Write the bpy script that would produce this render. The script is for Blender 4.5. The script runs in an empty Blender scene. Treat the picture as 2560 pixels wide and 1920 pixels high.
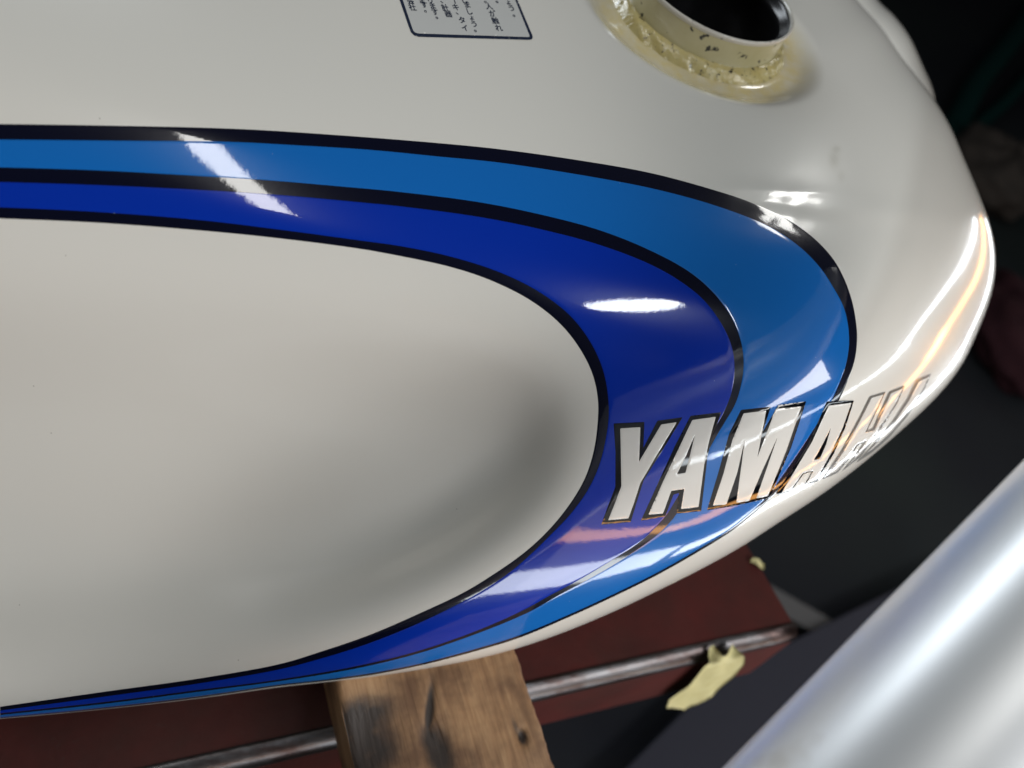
import bpy, math, random
import numpy as np
from mathutils import Matrix, Vector
from mathutils.geometry import delaunay_2d_cdt

random.seed(7)
rng = np.random.default_rng(7)
C = bpy.context.scene.collection

# ------------------------------------------------------------------ frames
# The tank is laid out around the view axis first (X right, Y up, Z to the viewer),
# then everything is turned upright: world Z is the normal of the tank's top.
KPX = 0.714 / 1280.0
NT = np.array([.275, .519, .81]); NT /= np.linalg.norm(NT)
XA = np.array([1., 0., 0.]); XA -= NT * XA.dot(NT); XA /= np.linalg.norm(XA)
YA = np.cross(NT, XA)
RW = np.stack([XA, YA, NT])
FLOOR_DROP = 1.02
T0 = np.array([0., 0., FLOOR_DROP])
def toW(p): return np.asarray(p) @ RW.T + T0
def dirW(v): return np.asarray(v) @ RW.T

# ------------------------------------------------------------------ camera
cam = bpy.data.cameras.new('camera'); camo = bpy.data.objects.new('camera', cam); C.objects.link(camo)
cam.sensor_width = 9.8; cam.lens = 6.86; cam.clip_start = .01; cam.clip_end = 60
M = Matrix([list(RW[0]) + [T0[0]], list(RW[1]) + [T0[1]], list(RW[2]) + [T0[2]], [0, 0, 0, 1]])
camo.matrix_world = M
cam.dof.use_dof = True; cam.dof.focus_distance = .225; cam.dof.aperture_fstop = 2.1
bpy.context.scene.camera = camo

# ------------------------------------------------------------------ world, exposure
sc = bpy.context.scene
w = bpy.data.worlds.new('World'); sc.world = w; w.use_nodes = True
w.node_tree.nodes['Background'].inputs[0].default_value = (.9, .95, 1., 1)
w.node_tree.nodes['Background'].inputs[1].default_value = .045
sc.view_settings.view_transform = 'Standard'; sc.view_settings.look = 'None'
sc.view_settings.exposure = -.35; sc.view_settings.gamma = 1
sc.cycles.max_bounces = 6; sc.cycles.sample_clamp_indirect = 4

def area_light(name, loc, xdir, facing, sx, sy, radiance, col):
    """rectangular lamp: loc, long direction, direction it shines; all in world space"""
    l = bpy.data.lights.new(name, 'AREA'); l.shape = 'RECTANGLE'; l.size = sx; l.size_y = sy
    l.energy = radiance * math.pi * sx * sy; l.color = col
    o = bpy.data.objects.new(name, l); C.objects.link(o)
    z = -np.asarray(facing, float); z /= np.linalg.norm(z)
    x = np.asarray(xdir, float); x = x - z * x.dot(z); x /= np.linalg.norm(x)
    y = np.cross(z, x)
    o.matrix_world = Matrix([[x[0], y[0], z[0], loc[0]], [x[1], y[1], z[1], loc[1]], [x[2], y[2], z[2], loc[2]], [0, 0, 0, 1]])
    return o
def tube_run(name, P, width, L, col):
    """a run of straight tube lamps end to end along the rack beside the bench"""
    P = [np.array(p, float) for p in P]; aim = np.array([.13, .13, .83])
    for k, (a, b) in enumerate(zip(P, P[1:])):
        m_ = (a + b) / 2
        area_light(name, m_, b - a, aim - m_, np.linalg.norm(b - a), width[min(k, len(width) - 1)], L, col)
tube_run('upper_tube', [(2.06, 1.10, .86), (1.64, .30, 1.0), (1.39, -.17, 1.10), (.87, -1.14, 1.16), (.55, -1.75, 1.40)], [.038, .038, .038, .05], 13, (.86, .94, 1.))
tube_run('warm_tube', [(2.10, 1.18, .66), (1.72, .45, .72), (1.38, -.19, .66), (1.15, -.61, .48), (.94, -1.0, .60), (.42, -1.99, 1.10)], [.045, .045, .045, .045, .06], 11, (1, .46, .13))
tube_run('lower_tube', [(2.17, 1.30, .38), (1.77, .56, .38), (1.39, -.16, .32), (1.04, -.82, .25), (.40, -2.02, .76)], [.050, .060, .09, .15], 13, (.90, .96, 1.))
# ceiling tubes
area_light('ceiling_tube', (-.397, .039, 2.529), (.12, -.95, -.04), (.213, .066, -.975), 1.0, .095, 20, (1, .99, .95))
area_light('ceiling_tube', (.617, -.452, 2.37), (.256, .499, .105), (-.314, .346, -.884), .58, .10, 30, (.90, .96, 1.)).data.shape = 'ELLIPSE'
area_light('ceiling_tube', (1.042, 1.199, 1.906), (-.013, -.417, .42), (-.53, -.595, -.603), .40, .09, 18, (1, .99, .95))
area_light('added_side_fill', (1.42, -1.80, 1.02), (.88, .47, 0), (-.47, .88, -.08), 1.8, 1.2, 1.15, (1, .95, .90))  # added soft fill: lifts the side, puts haze on the lower stripes
area_light('added_recess_key', (1.10, -.75, 1.70), (.6, .8, 0), (-.8, .70, -.75), .85, .40, 17, (1, .98, .955))  # added key from the nose side, brightens the recess but not its crescent
area_light('added_rear_fill', (-.85, 1.40, 1.36), (.59, .59, .34), (.96, -1.38, -.48), .75, .42, 9.5, (.88, .95, 1.))  # extra light added only to brighten the silver tube

# ------------------------------------------------------------------ helpers
def catmull(pts, n, closed=False):
    P = np.array(pts, float)
    if closed: P = np.vstack([P[-1], P, P[0], P[1]])
    else: P = np.vstack([2 * P[0] - P[1], P, 2 * P[-1] - P[-2]])
    out = []
    for i in range(1, len(P) - 2):
        p0, p1, p2, p3 = P[i - 1], P[i], P[i + 1], P[i + 2]
        d01 = np.linalg.norm(p1 - p0) ** .5; d12 = np.linalg.norm(p2 - p1) ** .5; d23 = np.linalg.norm(p3 - p2) ** .5
        m1 = (p2 - p1) + d12 * ((p1 - p0) / d01 - (p2 - p0) / (d01 + d12))
        m2 = (p2 - p1) + d12 * ((p3 - p2) / d23 - (p3 - p1) / (d12 + d23))
        t = np.linspace(0, 1, 24, endpoint=False)[:, None]
        out.append((2 * t**3 - 3 * t**2 + 1) * p1 + (t**3 - 2 * t**2 + t) * m1 + (-2 * t**3 + 3 * t**2) * p2 + (t**3 - t**2) * m2)
    if not closed: out.append(P[-2][None])
    q = np.vstack(out)
    if closed: q = np.vstack([q, q[0]])
    s = np.r_[0, np.cumsum(np.linalg.norm(np.diff(q, axis=0), axis=1))]
    if n is None: return q
    u = np.linspace(0, s[-1], n)
    q = np.stack([np.interp(u, s, q[:, 0]), np.interp(u, s, q[:, 1])], 1)
    return q

def smooth_poly(q, it):
    q = q.copy()
    for _ in range(it): q[1:-1] = .25 * q[:-2] + .5 * q[1:-1] + .25 * q[2:]
    return q

def gsmooth(a, sig, axis):
    r = int(3 * sig + 1); k = np.exp(-.5 * (np.arange(-r, r + 1) / sig) ** 2); k /= k.sum()
    a = np.moveaxis(a, axis, 0)
    p = np.concatenate([np.repeat(a[:1], r, 0), a, np.repeat(a[-1:], r, 0)])
    o = sum(k[i] * p[i:i + len(a)] for i in range(2 * r + 1))
    return np.moveaxis(o, 0, axis)

def poly_dist(p, q, chunk=20000):
    """distance from points p (n,2) to polyline q, and sign by winding if closed"""
    a = q[:-1]; d = q[1:] - a; L = (d ** 2).sum(1) + 1e-12
    out = np.empty(len(p))
    for i in range(0, len(p), chunk):
        x = p[i:i + chunk, None, :] - a[None]
        t = np.clip((x * d).sum(2) / L, 0, 1)
        out[i:i + chunk] = np.sqrt((((x - t[..., None] * d) ** 2).sum(2)).min(1))
    return out

def inside(p, q):
    x, y = p[:, 0], p[:, 1]; r = np.zeros(len(p), bool)
    for (x0, y0), (x1, y1) in zip(q, np.roll(q, -1, 0)):
        c = ((y0 > y) != (y1 > y))
        with np.errstate(divide='ignore', invalid='ignore'):
            r ^= c & (x < (x1 - x0) * (y - y0) / (y1 - y0 + 1e-12) + x0)
    return r

# ------------------------------------------------------------------ outlines of the tank and its decals
OUT = [(2144,0),(2204,65),(2254,140),(2334,245),(2379,320),(2404,380),(2434,450),(2456,505),(2475,560),(2486,605),(2490,650),
       (2487,700),(2474,755),(2449,820),(2405,913),(2350,985),(2250,1080),(2150,1165),(2050,1240),(1950,1305),(1850,1370),
       (1750,1425),(1650,1475),(1540,1527),(1400,1585),(1275,1627),(1150,1657),(1000,1683),(900,1697),(700,1719),(500,1747),
       (250,1775),(0,1798),(-300,1820),(-600,1825),(-900,1770),(-1150,1620),(-1300,1350),(-1350,1000),(-1300,600),(-1150,200),
       (-850,-250),(-400,-600),(200,-820),(900,-880),(1500,-700),(1850,-420),(2030,-180)]
cA = [(-1100,316),(-600,309),(-300,308),(0,310),(270,314),(500,319),(650,325),(875,340),(1100,358),(1250,373),(1450,401),(1625,432),(1775,472),(1880,507),(1975,552),
      (2040,600),(2085,650),(2112,700),(2131,755),(2141,810),(2143,850),(2137,900),(2120,950),(2098,1000),(2065,1060),(2020,1130),
      (1975,1190),(1930,1243),(1895,1275),(1830,1327),(1750,1377),(1650,1434),(1550,1484),(1440,1535),(1300,1594),(1200,1625),
      (1050,1664),(925,1688),(820,1702),(700,1715),(500,1744),(250,1773),(0,1796)]
cB = [(-1100,350),(-600,346),(-300,346),(0,348),(300,351),(575,354),(750,363),(925,374),(1100,391),(1250,406),(1500,445),(1650,475),(1800,517),(1925,567),
      (2000,617),(2052,670),(2085,720),(2110,768),(2121,815),(2123,865),(2115,912),(2098,960),(2075,1010),(2040,1065),(1998,1130),
      (1958,1188),(1920,1240),(1890,1270),(1827,1323),(1748,1372),(1648,1429),(1548,1479),(1438,1530),(1298,1589),(1199,1620),
      (1049,1660),(925,1684),(820,1699),(700,1712),(500,1741),(250,1771),(0,1795)]
cC = [(-1100,410),(-600,408),(-300,412),(0,419),(250,427),(500,441),(675,452),(850,467),(1000,481),(1200,507),(1350,537),(1500,577),(1625,627),(1725,682),(1787,737),
      (1832,802),(1854,865),(1858,920),(1851,965),(1837,1010),(1815,1048),(1790,1090),(1763,1140),(1737,1195),(1712,1245),(1690,1285),
      (1660,1320),(1625,1350),(1550,1401),(1475,1445),(1400,1485),(1320,1530),(1200,1580),(1050,1631),(900,1668),(700,1702),
      (500,1728),(250,1760),(0,1787)]
cD = [(-1100,446),(-600,443),(-300,447),(0,454),(250,462),(500,474),(700,487),(900,505),(1000,515),(1200,542),(1350,572),(1500,612),(1625,660),(1700,702),(1760,750),
      (1806,812),(1831,870),(1837,922),(1831,975),(1812,1027),(1790,1068),(1768,1108),(1742,1155),(1717,1205),(1690,1250),(1667,1287),
      (1640,1318),(1600,1355),(1525,1404),(1450,1449),(1375,1489),(1312,1524),(1198,1575),(1049,1627),(900,1664),(700,1699),
      (500,1725),(250,1757),(0,1784)]
cE = [(-1100,512),(-600,508),(-300,511),(0,519),(250,531),(500,551),(700,575),(900,602),(1000,616),(1125,642),(1250,682),(1350,732),(1425,790),(1475,855),(1505,920),
      (1518,980),(1521,1040),(1513,1100),(1497,1163),(1470,1222),(1425,1285),(1375,1337),(1325,1386),(1270,1433),(1200,1479),
      (1100,1532),(1000,1577),(900,1615),(800,1646),(700,1672),(500,1707),(250,1742),(0,1776)]
cF = [(-1100,540),(-600,536),(-300,538),(0,546),(250,557),(500,576),(700,596),(900,622),(1000,640),(1125,667),(1225,700),(1325,750),(1400,809),(1450,872),(1482,937),
      (1495,1000),(1494,1060),(1485,1125),(1465,1190),(1435,1245),(1390,1305),(1345,1352),(1300,1390),(1240,1432),(1160,1481),
      (1050,1533),(925,1587),(800,1630),(700,1660),(500,1696),(250,1731),(0,1767)]

PC = np.array([-250., 900.])               # pole of the polar layout, in the knee recess
_o = catmull(OUT, 3000, closed=True)[:-1]
_th = np.arctan2(_o[:, 1] - PC[1], _o[:, 0] - PC[0]); _r = np.linalg.norm(_o - PC, axis=1)
_i = np.argsort(_th); _th = _th[_i]; _r = _r[_i]
TH = np.linspace(-math.pi, math.pi, 4097)[:-1]
RT = np.interp(TH, _th, _r, period=2 * math.pi)
_k = np.exp(-.5 * (np.arange(-15, 16) / 5.) ** 2); _k /= _k.sum()
RT = sum(_k[j] * np.roll(RT, j - 15) for j in range(31))
dR = (np.roll(RT, -1) - np.roll(RT, 1)) / (TH[1] - TH[0]) / 2
COSN = RT / np.sqrt(RT**2 + dR**2)
_k = np.exp(-.5 * (np.arange(-120, 121) / 40.) ** 2); _k /= _k.sum()
COSN = sum(_k[j] * np.roll(COSN, j - 120) for j in range(241))
# width of the rounded edge (pixels of the photograph at the edge), by place on the outline
_wp = [((2144,0),330),((2334,245),340),((2490,650),420),((2350,985),360),((2050,1240),300),((1750,1425),240),((1400,1585),190),((1000,1683),150),
       ((500,1747),110),((0,1798),100),((-600,1825),200),((-1350,1000),400),((-850,-250),400),((900,-880),400),((1850,-420),380)]
_a = np.array([math.atan2(p[1] - PC[1], p[0] - PC[0]) for p, _ in _wp]); _v = np.array([v for _, v in _wp], float)
_j = np.argsort(_a); WE = np.interp(TH, _a[_j], _v[_j], period=2 * math.pi)
_k = np.exp(-.5 * (np.arange(-150, 151) / 50.) ** 2); _k /= _k.sum()
WE = sum(_k[j] * np.roll(WE, j - 150) for j in range(301))
def tab(th, T): return np.interp(th, TH, T, period=2 * math.pi)

def nrm(v): v = np.array(v, float); return v / np.linalg.norm(v)
def rays(px, py): return np.stack([(px - 1280) * KPX, (960 - py) * KPX, -np.ones_like(px)], -1)
def plane_w(px, py, N, p0, d0):
    r0 = rays(np.array([p0[0]], float), np.array([p0[1]], float))[0]
    return rays(px, py) @ N / (N @ r0) / d0

# base depth on a coarse grid: top face and side face meeting in a soft shoulder, knee recess in the side
GX0, GX1, GY0, GY1, GS = -1700, 2900, -1300, 2200, 12.
gx = np.arange(GX0, GX1, GS); gy = np.arange(GY0, GY1, GS)
GXX, GYY = np.meshgrid(gx, gy)
N_SIDE = nrm((.10, -.36, .93)); N_FRONT = nrm((.62, -.02, .78))
def base_w(X, Y):
    wt = plane_w(X, Y, NT, (1280, 560), .200)
    ws = plane_w(X, Y, N_SIDE, (1280, 640), .200)
    wf = plane_w(X, Y, N_FRONT, (2150, 700), .215)
    k1 = .42; w_ = -k1 * np.logaddexp(-wt / k1, -ws / k1)
    k2 = .25; w_ = -k2 * np.logaddexp(-w_ / k2, -wf / k2)
    return w_
B = base_w(GXX, GYY)
_f = smooth_poly(catmull(cF, 500), 4)
_loop = np.vstack([_f, [(-500, 1790), (-800, 1700), (-1050, 1500), (-1150, 1100), (-1150, 750)]])
_pts = np.stack([GXX.ravel(), GYY.ravel()], 1)
_sel = inside(_pts, _loop)
g = np.zeros(len(_pts)); g[_sel] = poly_dist(_pts[_sel], np.vstack([_loop, _loop[:1]]))
g = g.reshape(B.shape)
def sstep(x): x = np.clip(x, 0, 1); return x * x * x * (x * (6 * x - 15) + 10)
_gy = gsmooth(np.clip((GYY - 500) / 1000., 0, 1), 8, 0)
_m = sstep((GXX - 400) / 750.) * sstep((GYY - 780) / 450.)
_wid = 580 - 150 * sstep((GYY - 1000) / 450.)
_p1 = sstep((g + 15) / _wid); _p2 = sstep((g - 12) / 235.)
REC = (_p1 * (1 - _m) + _p2 * _m) * (.009 + .020 * _gy * (.5 + .5 * sstep(GXX / 950.))) * (g > 0)
REC = gsmooth(gsmooth(REC, 2.7, 0), 2.7, 1)
DG = 1 / B + REC
DG = gsmooth(gsmooth(DG, 2.0, 0), 2.0, 1)
def bspl(px, py):
    u = (px - GX0) / GS; v = (py - GY0) / GS
    iu = np.clip(np.floor(u).astype(int), 1, DG.shape[1] - 3); iv = np.clip(np.floor(v).astype(int), 1, DG.shape[0] - 3)
    fu = u - iu; fv = v - iv
    def wts(f): return [(1 - f)**3 / 6, (3 * f**3 - 6 * f**2 + 4) / 6, (-3 * f**3 + 3 * f**2 + 3 * f + 1) / 6, f**3 / 6]
    wu = wts(fu); wv = wts(fv); o = 0
    for a in range(4):
        for b in range(4): o = o + wv[a] * wu[b] * DG[iv + a - 1, iu + b - 1]
    return o

def seg_dist(px, py, a, b):
    a = np.array(a, float); b = np.array(b, float); d = b - a; L = np.linalg.norm(d); d /= L
    t = (px - a[0]) * d[0] + (py - a[1]) * d[1]; s = (px - a[0]) * -d[1] + (py - a[1]) * d[0]
    return t / L, s
NECK_PX = (1760., 34.)
NECK = None; R_NECK = .0345
def neck_r(P):
    q = P - NECK; h = q @ NT
    return np.linalg.norm(q - h[..., None] * NT, axis=-1), h
def small_relief(px, py):
    """crease of the shoulder towards the nose and the shallow dents beside it (depth, metres)"""
    t, s = seg_dist(px, py, (1560, 452), (2470, 556))
    m = sstep(t / .5) * sstep((1.12 - t) / .12)
    z = -.0011 * np.exp(-(s / 34.) ** 2) * m
    t, s = seg_dist(px, py, (1850, 478), (2130, 494))
    z += .00022 * np.exp(-((t - .5) / .55) ** 4) * np.tanh(s / 7.) * np.exp(-(s / 60.) ** 2)
    gsp = np.exp(-(((px - 1965) / 120.) ** 2 + ((py - 515) / 60.) ** 2))
    z += gsp * .00006 * (np.sin(px / 15. + py / 31.) + np.sin(py / 11. - px / 37.))
    # orange-peel scale waviness of the lacquer over the nose
    z += .00004 * sstep((px - 1850) / 250.) * sstep((py - 600) / 200.) * np.sin(px / 61. + 2 * np.sin(py / 97.)) * np.sin(py / 53. + 1.3 * np.sin(px / 83.))
    return z
def surf(px, py, back=None):
    """tank skin: photograph position -> point; back: how far round the edge (0..1) to the hidden side"""
    px = np.asarray(px, float); py = np.asarray(py, float)
    dx = px - PC[0]; dy = py - PC[1]
    th = np.arctan2(dy, dx); rho = np.sqrt(dx**2 + dy**2) / tab(th, RT)
    W = tab(th, WE); e = (1 - rho) * tab(th, RT) * tab(th, COSN)
    x = np.clip(1 - e / W, 0, 1)
    h = W * KPX * .22 * .80
    roll = h * (1 - np.sqrt(np.clip(1 - x ** 2.6, 0, 1)))
    d = bspl(px, py) + roll
    if back is None: d = d + small_relief(px, py) * np.clip(1 - x, 0, 1)
    else: d = d + .13 * np.sqrt(np.clip(1 - (1 - back) ** 2, 0, 1))
    P = rays(px, py) * d[..., None]
    if NECK is not None:
        r, hh = neck_r(P)
        dish = -.0042 * sstep((.0580 - r) / .0140) + .0010 * sstep((.0420 - r) / .005)
        if back is not None: dish = dish * 0
        P = P + NT * (dish * (np.abs(hh) < .03))[..., None]
    return P
NECK = surf(np.array([NECK_PX[0]]), np.array([NECK_PX[1]]))[0]
def normal(px, py, e=1.5):
    a = surf(px + e, py) - surf(px - e, py); b = surf(px, py - e) - surf(px, py + e)
    n_ = np.cross(a, b); n_ /= np.linalg.norm(n_, axis=-1, keepdims=True) + 1e-12
    return n_
def lift(px, py, h): return surf(px, py) + normal(px, py) * np.asarray(h)[..., None]

# ------------------------------------------------------------------ materials
def mat(name, base, rough=.5, metal=0, coat=0, coat_rough=.03, spec=.5):
    m = bpy.data.materials.new(name); m.use_nodes = True; b = m.node_tree.nodes['Principled BSDF']
    b.inputs['Base Color'].default_value = (*base, 1); b.inputs['Roughness'].default_value = rough
    b.inputs['Metallic'].default_value = metal; b.inputs['Coat Weight'].default_value = coat
    b.inputs['Coat Roughness'].default_value = coat_rough; b.inputs['Specular IOR Level'].default_value = spec
    return m
class NG:
    def __init__(s, m): s.t = m.node_tree; s.b = s.t.nodes['Principled BSDF']
    def n(s, typ, **kw):
        x = s.t.nodes.new(typ)
        for k, v in kw.items():
            if k.startswith('i_'): x.inputs[int(k[2:]) if k[2:].isdigit() else k[2:].replace('_', ' ')].default_value = v
            else: setattr(x, k, v)
        return x
    def l(s, a, b): s.t.links.new(a, b)
    def noise(s, scale, detail=4, rough=.55, stretch=None, space='Object'):
        tc = s.n('ShaderNodeTexCoord'); o = tc.outputs[space]
        if stretch:
            mp = s.n('ShaderNodeMapping'); mp.inputs['Scale'].default_value = stretch; s.l(o, mp.inputs[0]); o = mp.outputs[0]
        x = s.n('ShaderNodeTexNoise'); x.inputs['Scale'].default_value = scale; x.inputs['Detail'].default_value = detail
        x.inputs['Roughness'].default_value = rough; s.l(o, x.inputs['Vector']); return x.outputs['Fac']
    def ramp(s, fac, stops):
        r = s.n('ShaderNodeValToRGB'); e = r.color_ramp.elements
        while len(e) < len(stops): e.new(.5)
        for el, (p, c) in zip(e, stops): el.position = p; el.color = (*c, 1) if len(c) == 3 else c
        s.l(fac, r.inputs[0]); return r.outputs[0]
    def mix(s, fac, a, b, mode='MIX'):
        x = s.n('ShaderNodeMix', data_type='RGBA', blend_type=mode)
        for v, i in ((fac, 0), (a, 6), (b, 7)):
            if isinstance(v, (int, float)): x.inputs[i].default_value = v
            elif isinstance(v, tuple): x.inputs[i].default_value = (*v, 1)
            else: s.l(v, x.inputs[i])
        return x.outputs[2]
    def bump(s, h, strength, dist, coat=False):
        x = s.n('ShaderNodeBump'); x.inputs['Strength'].default_value = strength; x.inputs['Distance'].default_value = dist
        s.l(h, x.inputs['Height']); s.l(x.outputs[0], s.b.inputs['Normal'])
        if coat: s.l(x.outputs[0], s.b.inputs['Coat Normal'])

def specks(g, col, scale=260, thr=.045, dark=(.12, .10, .08)):
    """sparse dust specks lying in the lacquer"""
    tc = g.n('ShaderNodeTexCoord'); v = g.n('ShaderNodeTexVoronoi'); v.inputs['Scale'].default_value = scale
    g.l(tc.outputs['Object'], v.inputs['Vector'])
    sep = g.n('ShaderNodeSeparateColor'); g.l(v.outputs['Color'], sep.inputs[0])
    a = g.n('ShaderNodeMath', operation='GREATER_THAN', i_1=.955); g.l(sep.outputs[0], a.inputs[0])
    b = g.n('ShaderNodeMath', operation='LESS_THAN', i_1=thr); g.l(v.outputs['Distance'], b.inputs[0])
    c = g.n('ShaderNodeMath', operation='MULTIPLY'); g.l(a.outputs[0], c.inputs[0]); g.l(b.outputs[0], c.inputs[1])
    d = g.n('ShaderNodeMath', operation='MULTIPLY', i_1=.7); g.l(c.outputs[0], d.inputs[0])
    return g.mix(d.outputs[0], col, dark)

m_body = mat('cream_white_lacquer', (.70, .69, .645), .24, coat=1, coat_rough=.05, spec=.4)
g_ = NG(m_body)
at = g_.n('ShaderNodeAttribute', attribute_name='stain')
nz = g_.noise(150, 6, .65)
st = g_.n('ShaderNodeMath', operation='MULTIPLY'); g_.l(at.outputs['Fac'], st.inputs[0])
g_.l(g_.ramp(nz, [(.30, (.40,) * 3), (.62, (1,) * 3)]), st.inputs[1])
c = g_.mix(st.outputs[0], (.70, .69, .645), (.68, .55, .22))
at2 = g_.n('ShaderNodeAttribute', attribute_name='grime')
c = g_.mix(at2.outputs['Fac'], c, (.30, .27, .20))
c = specks(g_, c, 250, .048)
g_.l(c, g_.b.inputs['Base Color'])
# wiped and dusty areas dull the gloss a little
mr = g_.n('ShaderNodeMapRange'); mr.inputs[3].default_value = .035; mr.inputs[4].default_value = .11
g_.l(g_.ramp(g_.noise(16, 6, .7, stretch=(1, .45, 1)), [(.40, (0, 0, 0)), (.68, (1, 1, 1))]), mr.inputs[0]); g_.l(mr.outputs[0], g_.b.inputs['Coat Roughness'])
g_.bump(g_.noise(900, 2, .5), .25, .00002, coat=True)

def film(name, col, rough=.3):
    m = mat(name, col, .20, coat=1, coat_rough=.03, spec=.12); g = NG(m)
    c = specks(g, tuple(col), 330, .04, (.35, .45, .6)); g.l(c, g.b.inputs['Base Color'])
    g.bump(g.noise(520, 3, .6), .4, .00002, coat=True); return m
m_navy = film('navy_black_film', (.0018, .0025, .012))
m_sky = film('sky_blue_film', (.006, .135, .48))
m_blue = film('royal_blue_film', (.0008, .027, .36))
m_let = mat('white_letter_film', (.66, .655, .62), .35, coat=1, coat_rough=.03)
NG(m_let).bump(NG(m_let).noise(1200, 3, .6), .3, .00002, coat=True)
m_letk = mat('black_letter_edge', (.003, .004, .006), .3, coat=1, coat_rough=.03, spec=0)
m_emb = mat('grey_letter_edge', (.12, .118, .11), .35, coat=1, coat_rough=.03)

# ------------------------------------------------------------------ object builders
def props(o, label=None, category=None, kind=None, group=None):
    if label: o['label'] = label
    if category: o['category'] = category
    if kind: o['kind'] = kind
    if group: o['group'] = group
def empty(name, at, label, category, group=None):
    o = bpy.data.objects.new(name, None); C.objects.link(o); o.location = at; o.empty_display_size = .02
    props(o, label, category, group=group); return o
def worldloc(o):
    v = Vector((0, 0, 0))
    while o: v += o.location; o = o.parent
    return np.array(v)
def mesh_obj(name, V, F, m, parent=None, smooth=True, origin=None, attrs=None, mats=None, midx=None):
    """V in world space; F (n,4)/(n,3) int array or list"""
    V = np.asarray(V, float)
    if parent is not None: off = worldloc(parent)
    else:
        off = np.array([V[:, 0].mean(), V[:, 1].mean(), V[:, 2].min()]) if origin is None else np.array(origin)
    me = bpy.data.meshes.new(name)
    if isinstance(F, np.ndarray) or isinstance(F[0], np.ndarray):
        Fs = [F] if isinstance(F, np.ndarray) else F
        me.vertices.add(len(V)); me.vertices.foreach_set('co', (V - off).astype(np.float32).ravel())
        ls = []; n0 = 0
        for f_ in Fs: ls.append(n0 + np.arange(len(f_)) * f_.shape[1]); n0 += f_.size
        me.loops.add(n0); me.loops.foreach_set('vertex_index', np.concatenate([f_.ravel() for f_ in Fs]).astype(np.int32))
        ls = np.concatenate(ls).astype(np.int32); me.polygons.add(len(ls)); me.polygons.foreach_set('loop_start', ls)
        me.update(calc_edges=True)
    else: me.from_pydata([tuple(v) for v in (V - off)], [], F); me.update()
    me.validate()
    if smooth: me.polygons.foreach_set('use_smooth', np.ones(len(me.polygons), bool))
    for mm in (mats or [m]): me.materials.append(mm)
    if midx is not None: me.polygons.foreach_set('material_index', np.asarray(midx, np.int32))
    for k_, a in (attrs or {}).items():
        t = me.attributes.new(k_, 'FLOAT', 'POINT'); t.data.foreach_set('value', np.asarray(a, np.float32))
    o = bpy.data.objects.new(name, me); C.objects.link(o)
    if parent is not None: o.parent = parent
    else: o.location = off
    return o
def grid_faces(nu, nv, closed_u=False):
    i = np.arange(nu if closed_u else nu - 1); j = np.arange(nv - 1)
    I, J = np.meshgrid(i, j, indexing='ij'); I2 = (I + 1) % nu
    return np.stack([I * nv + J, I * nv + J + 1, I2 * nv + J + 1, I2 * nv + J], -1).reshape(-1, 4)

# ------------------------------------------------------------------ the fuel tank
base_pt = toW(surf(np.array([900.]), np.array([1100.]))[0]); 
tank = empty('fuel_tank', (base_pt[0], base_pt[1], base_pt[2] - .10),
             'cream white motorcycle fuel tank with blue striping, filler hole open, resting on a wood block', 'fuel tank')

def build_body():
    vis = np.linspace(math.radians(-48), math.radians(100), 1150, endpoint=False)
    hid = np.linspace(math.radians(100), math.radians(312), 170, endpoint=False)
    th = np.r_[vis, hid]; th = (th + math.pi) % (2 * math.pi) - math.pi
    Rr = tab(th, RT); 
    # radial stations: even, then packed towards the rim, then round the back
    f = np.linspace(.012, .90, 300); t = np.linspace(0, 1, 90)[1:]; f2 = .90 + .1 * (1 - (1 - t) ** 2.2); f2[-1] = 1.
    rho = np.r_[f, f2]
    px = PC[0] + np.cos(th)[:, None] * Rr[:, None] * rho; py = PC[1] + np.sin(th)[:, None] * Rr[:, None] * rho
    P = surf(px, py)
    tb = np.linspace(0, 1, 40)[1:] ** 1.8
    rb = 1 - .55 * tb
    pxb = PC[0] + np.cos(th)[:, None] * Rr[:, None] * rb; pyb = PC[1] + np.sin(th)[:, None] * Rr[:, None] * rb
    # back side starts from the rim's own depth so the skin closes smoothly
    rim = P[:, -1]; drim = -rim[:, 2]
    db = drim[:, None] + .055 * np.sqrt(np.clip(1 - (1 - tb) ** 2, 0, 1))
    Pb = rays(pxb, pyb) * db[..., None]
    Pall = np.concatenate([P, Pb], 1); nu, nv = Pall.shape[:2]
    V = Pall.reshape(-1, 3); F = grid_faces(nu, nv, True)
    r, h = neck_r(V); front = np.zeros((nu, nv), bool); front[:, :len(rho)] = True; front = front.ravel()
    r = np.where(front, r, 1.)
    st = np.clip(sstep((.0575 - r) / .0170) * .85, 0, 1)
    pxx = np.concatenate([px, pxb], 1).ravel(); pyy = np.concatenate([py, pyb], 1).ravel()
    gr = .35 * np.exp(-(((pxx - 2085) / 12.) ** 2 + ((pyy - 398) / 22.) ** 2)) + .18 * np.exp(-(((pxx - 2103) / 9) ** 2 + ((pyy - 440) / 14) ** 2)) + .3 * np.exp(-(((pxx - 2092) / 8.) ** 2 + ((pyy - 372) / 8.) ** 2))
    gr = np.where(front, gr, 0)
    F = F[r[F].min(1) >= R_NECK - .0012]
    V = np.vstack([V, surf(PC[:1], PC[1:])]); ip = len(V) - 1
    fan = np.array([(ip, i * nv, ((i + 1) % nu) * nv) for i in range(nu)])
    V = np.vstack([V, V[nv - 1:nu * nv:nv].mean(0)[None]])
    fan2 = np.array([(ip + 1, ((i + 1) % nu) * nv + nv - 1, i * nv + nv - 1) for i in range(nu)])
    z = [0, 0]
    return mesh_obj('body', toW(V), [F, fan, fan2], m_body, tank, attrs={'stain': np.r_[st, z], 'grime': np.r_[gr, z]})
body = build_body()
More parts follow.
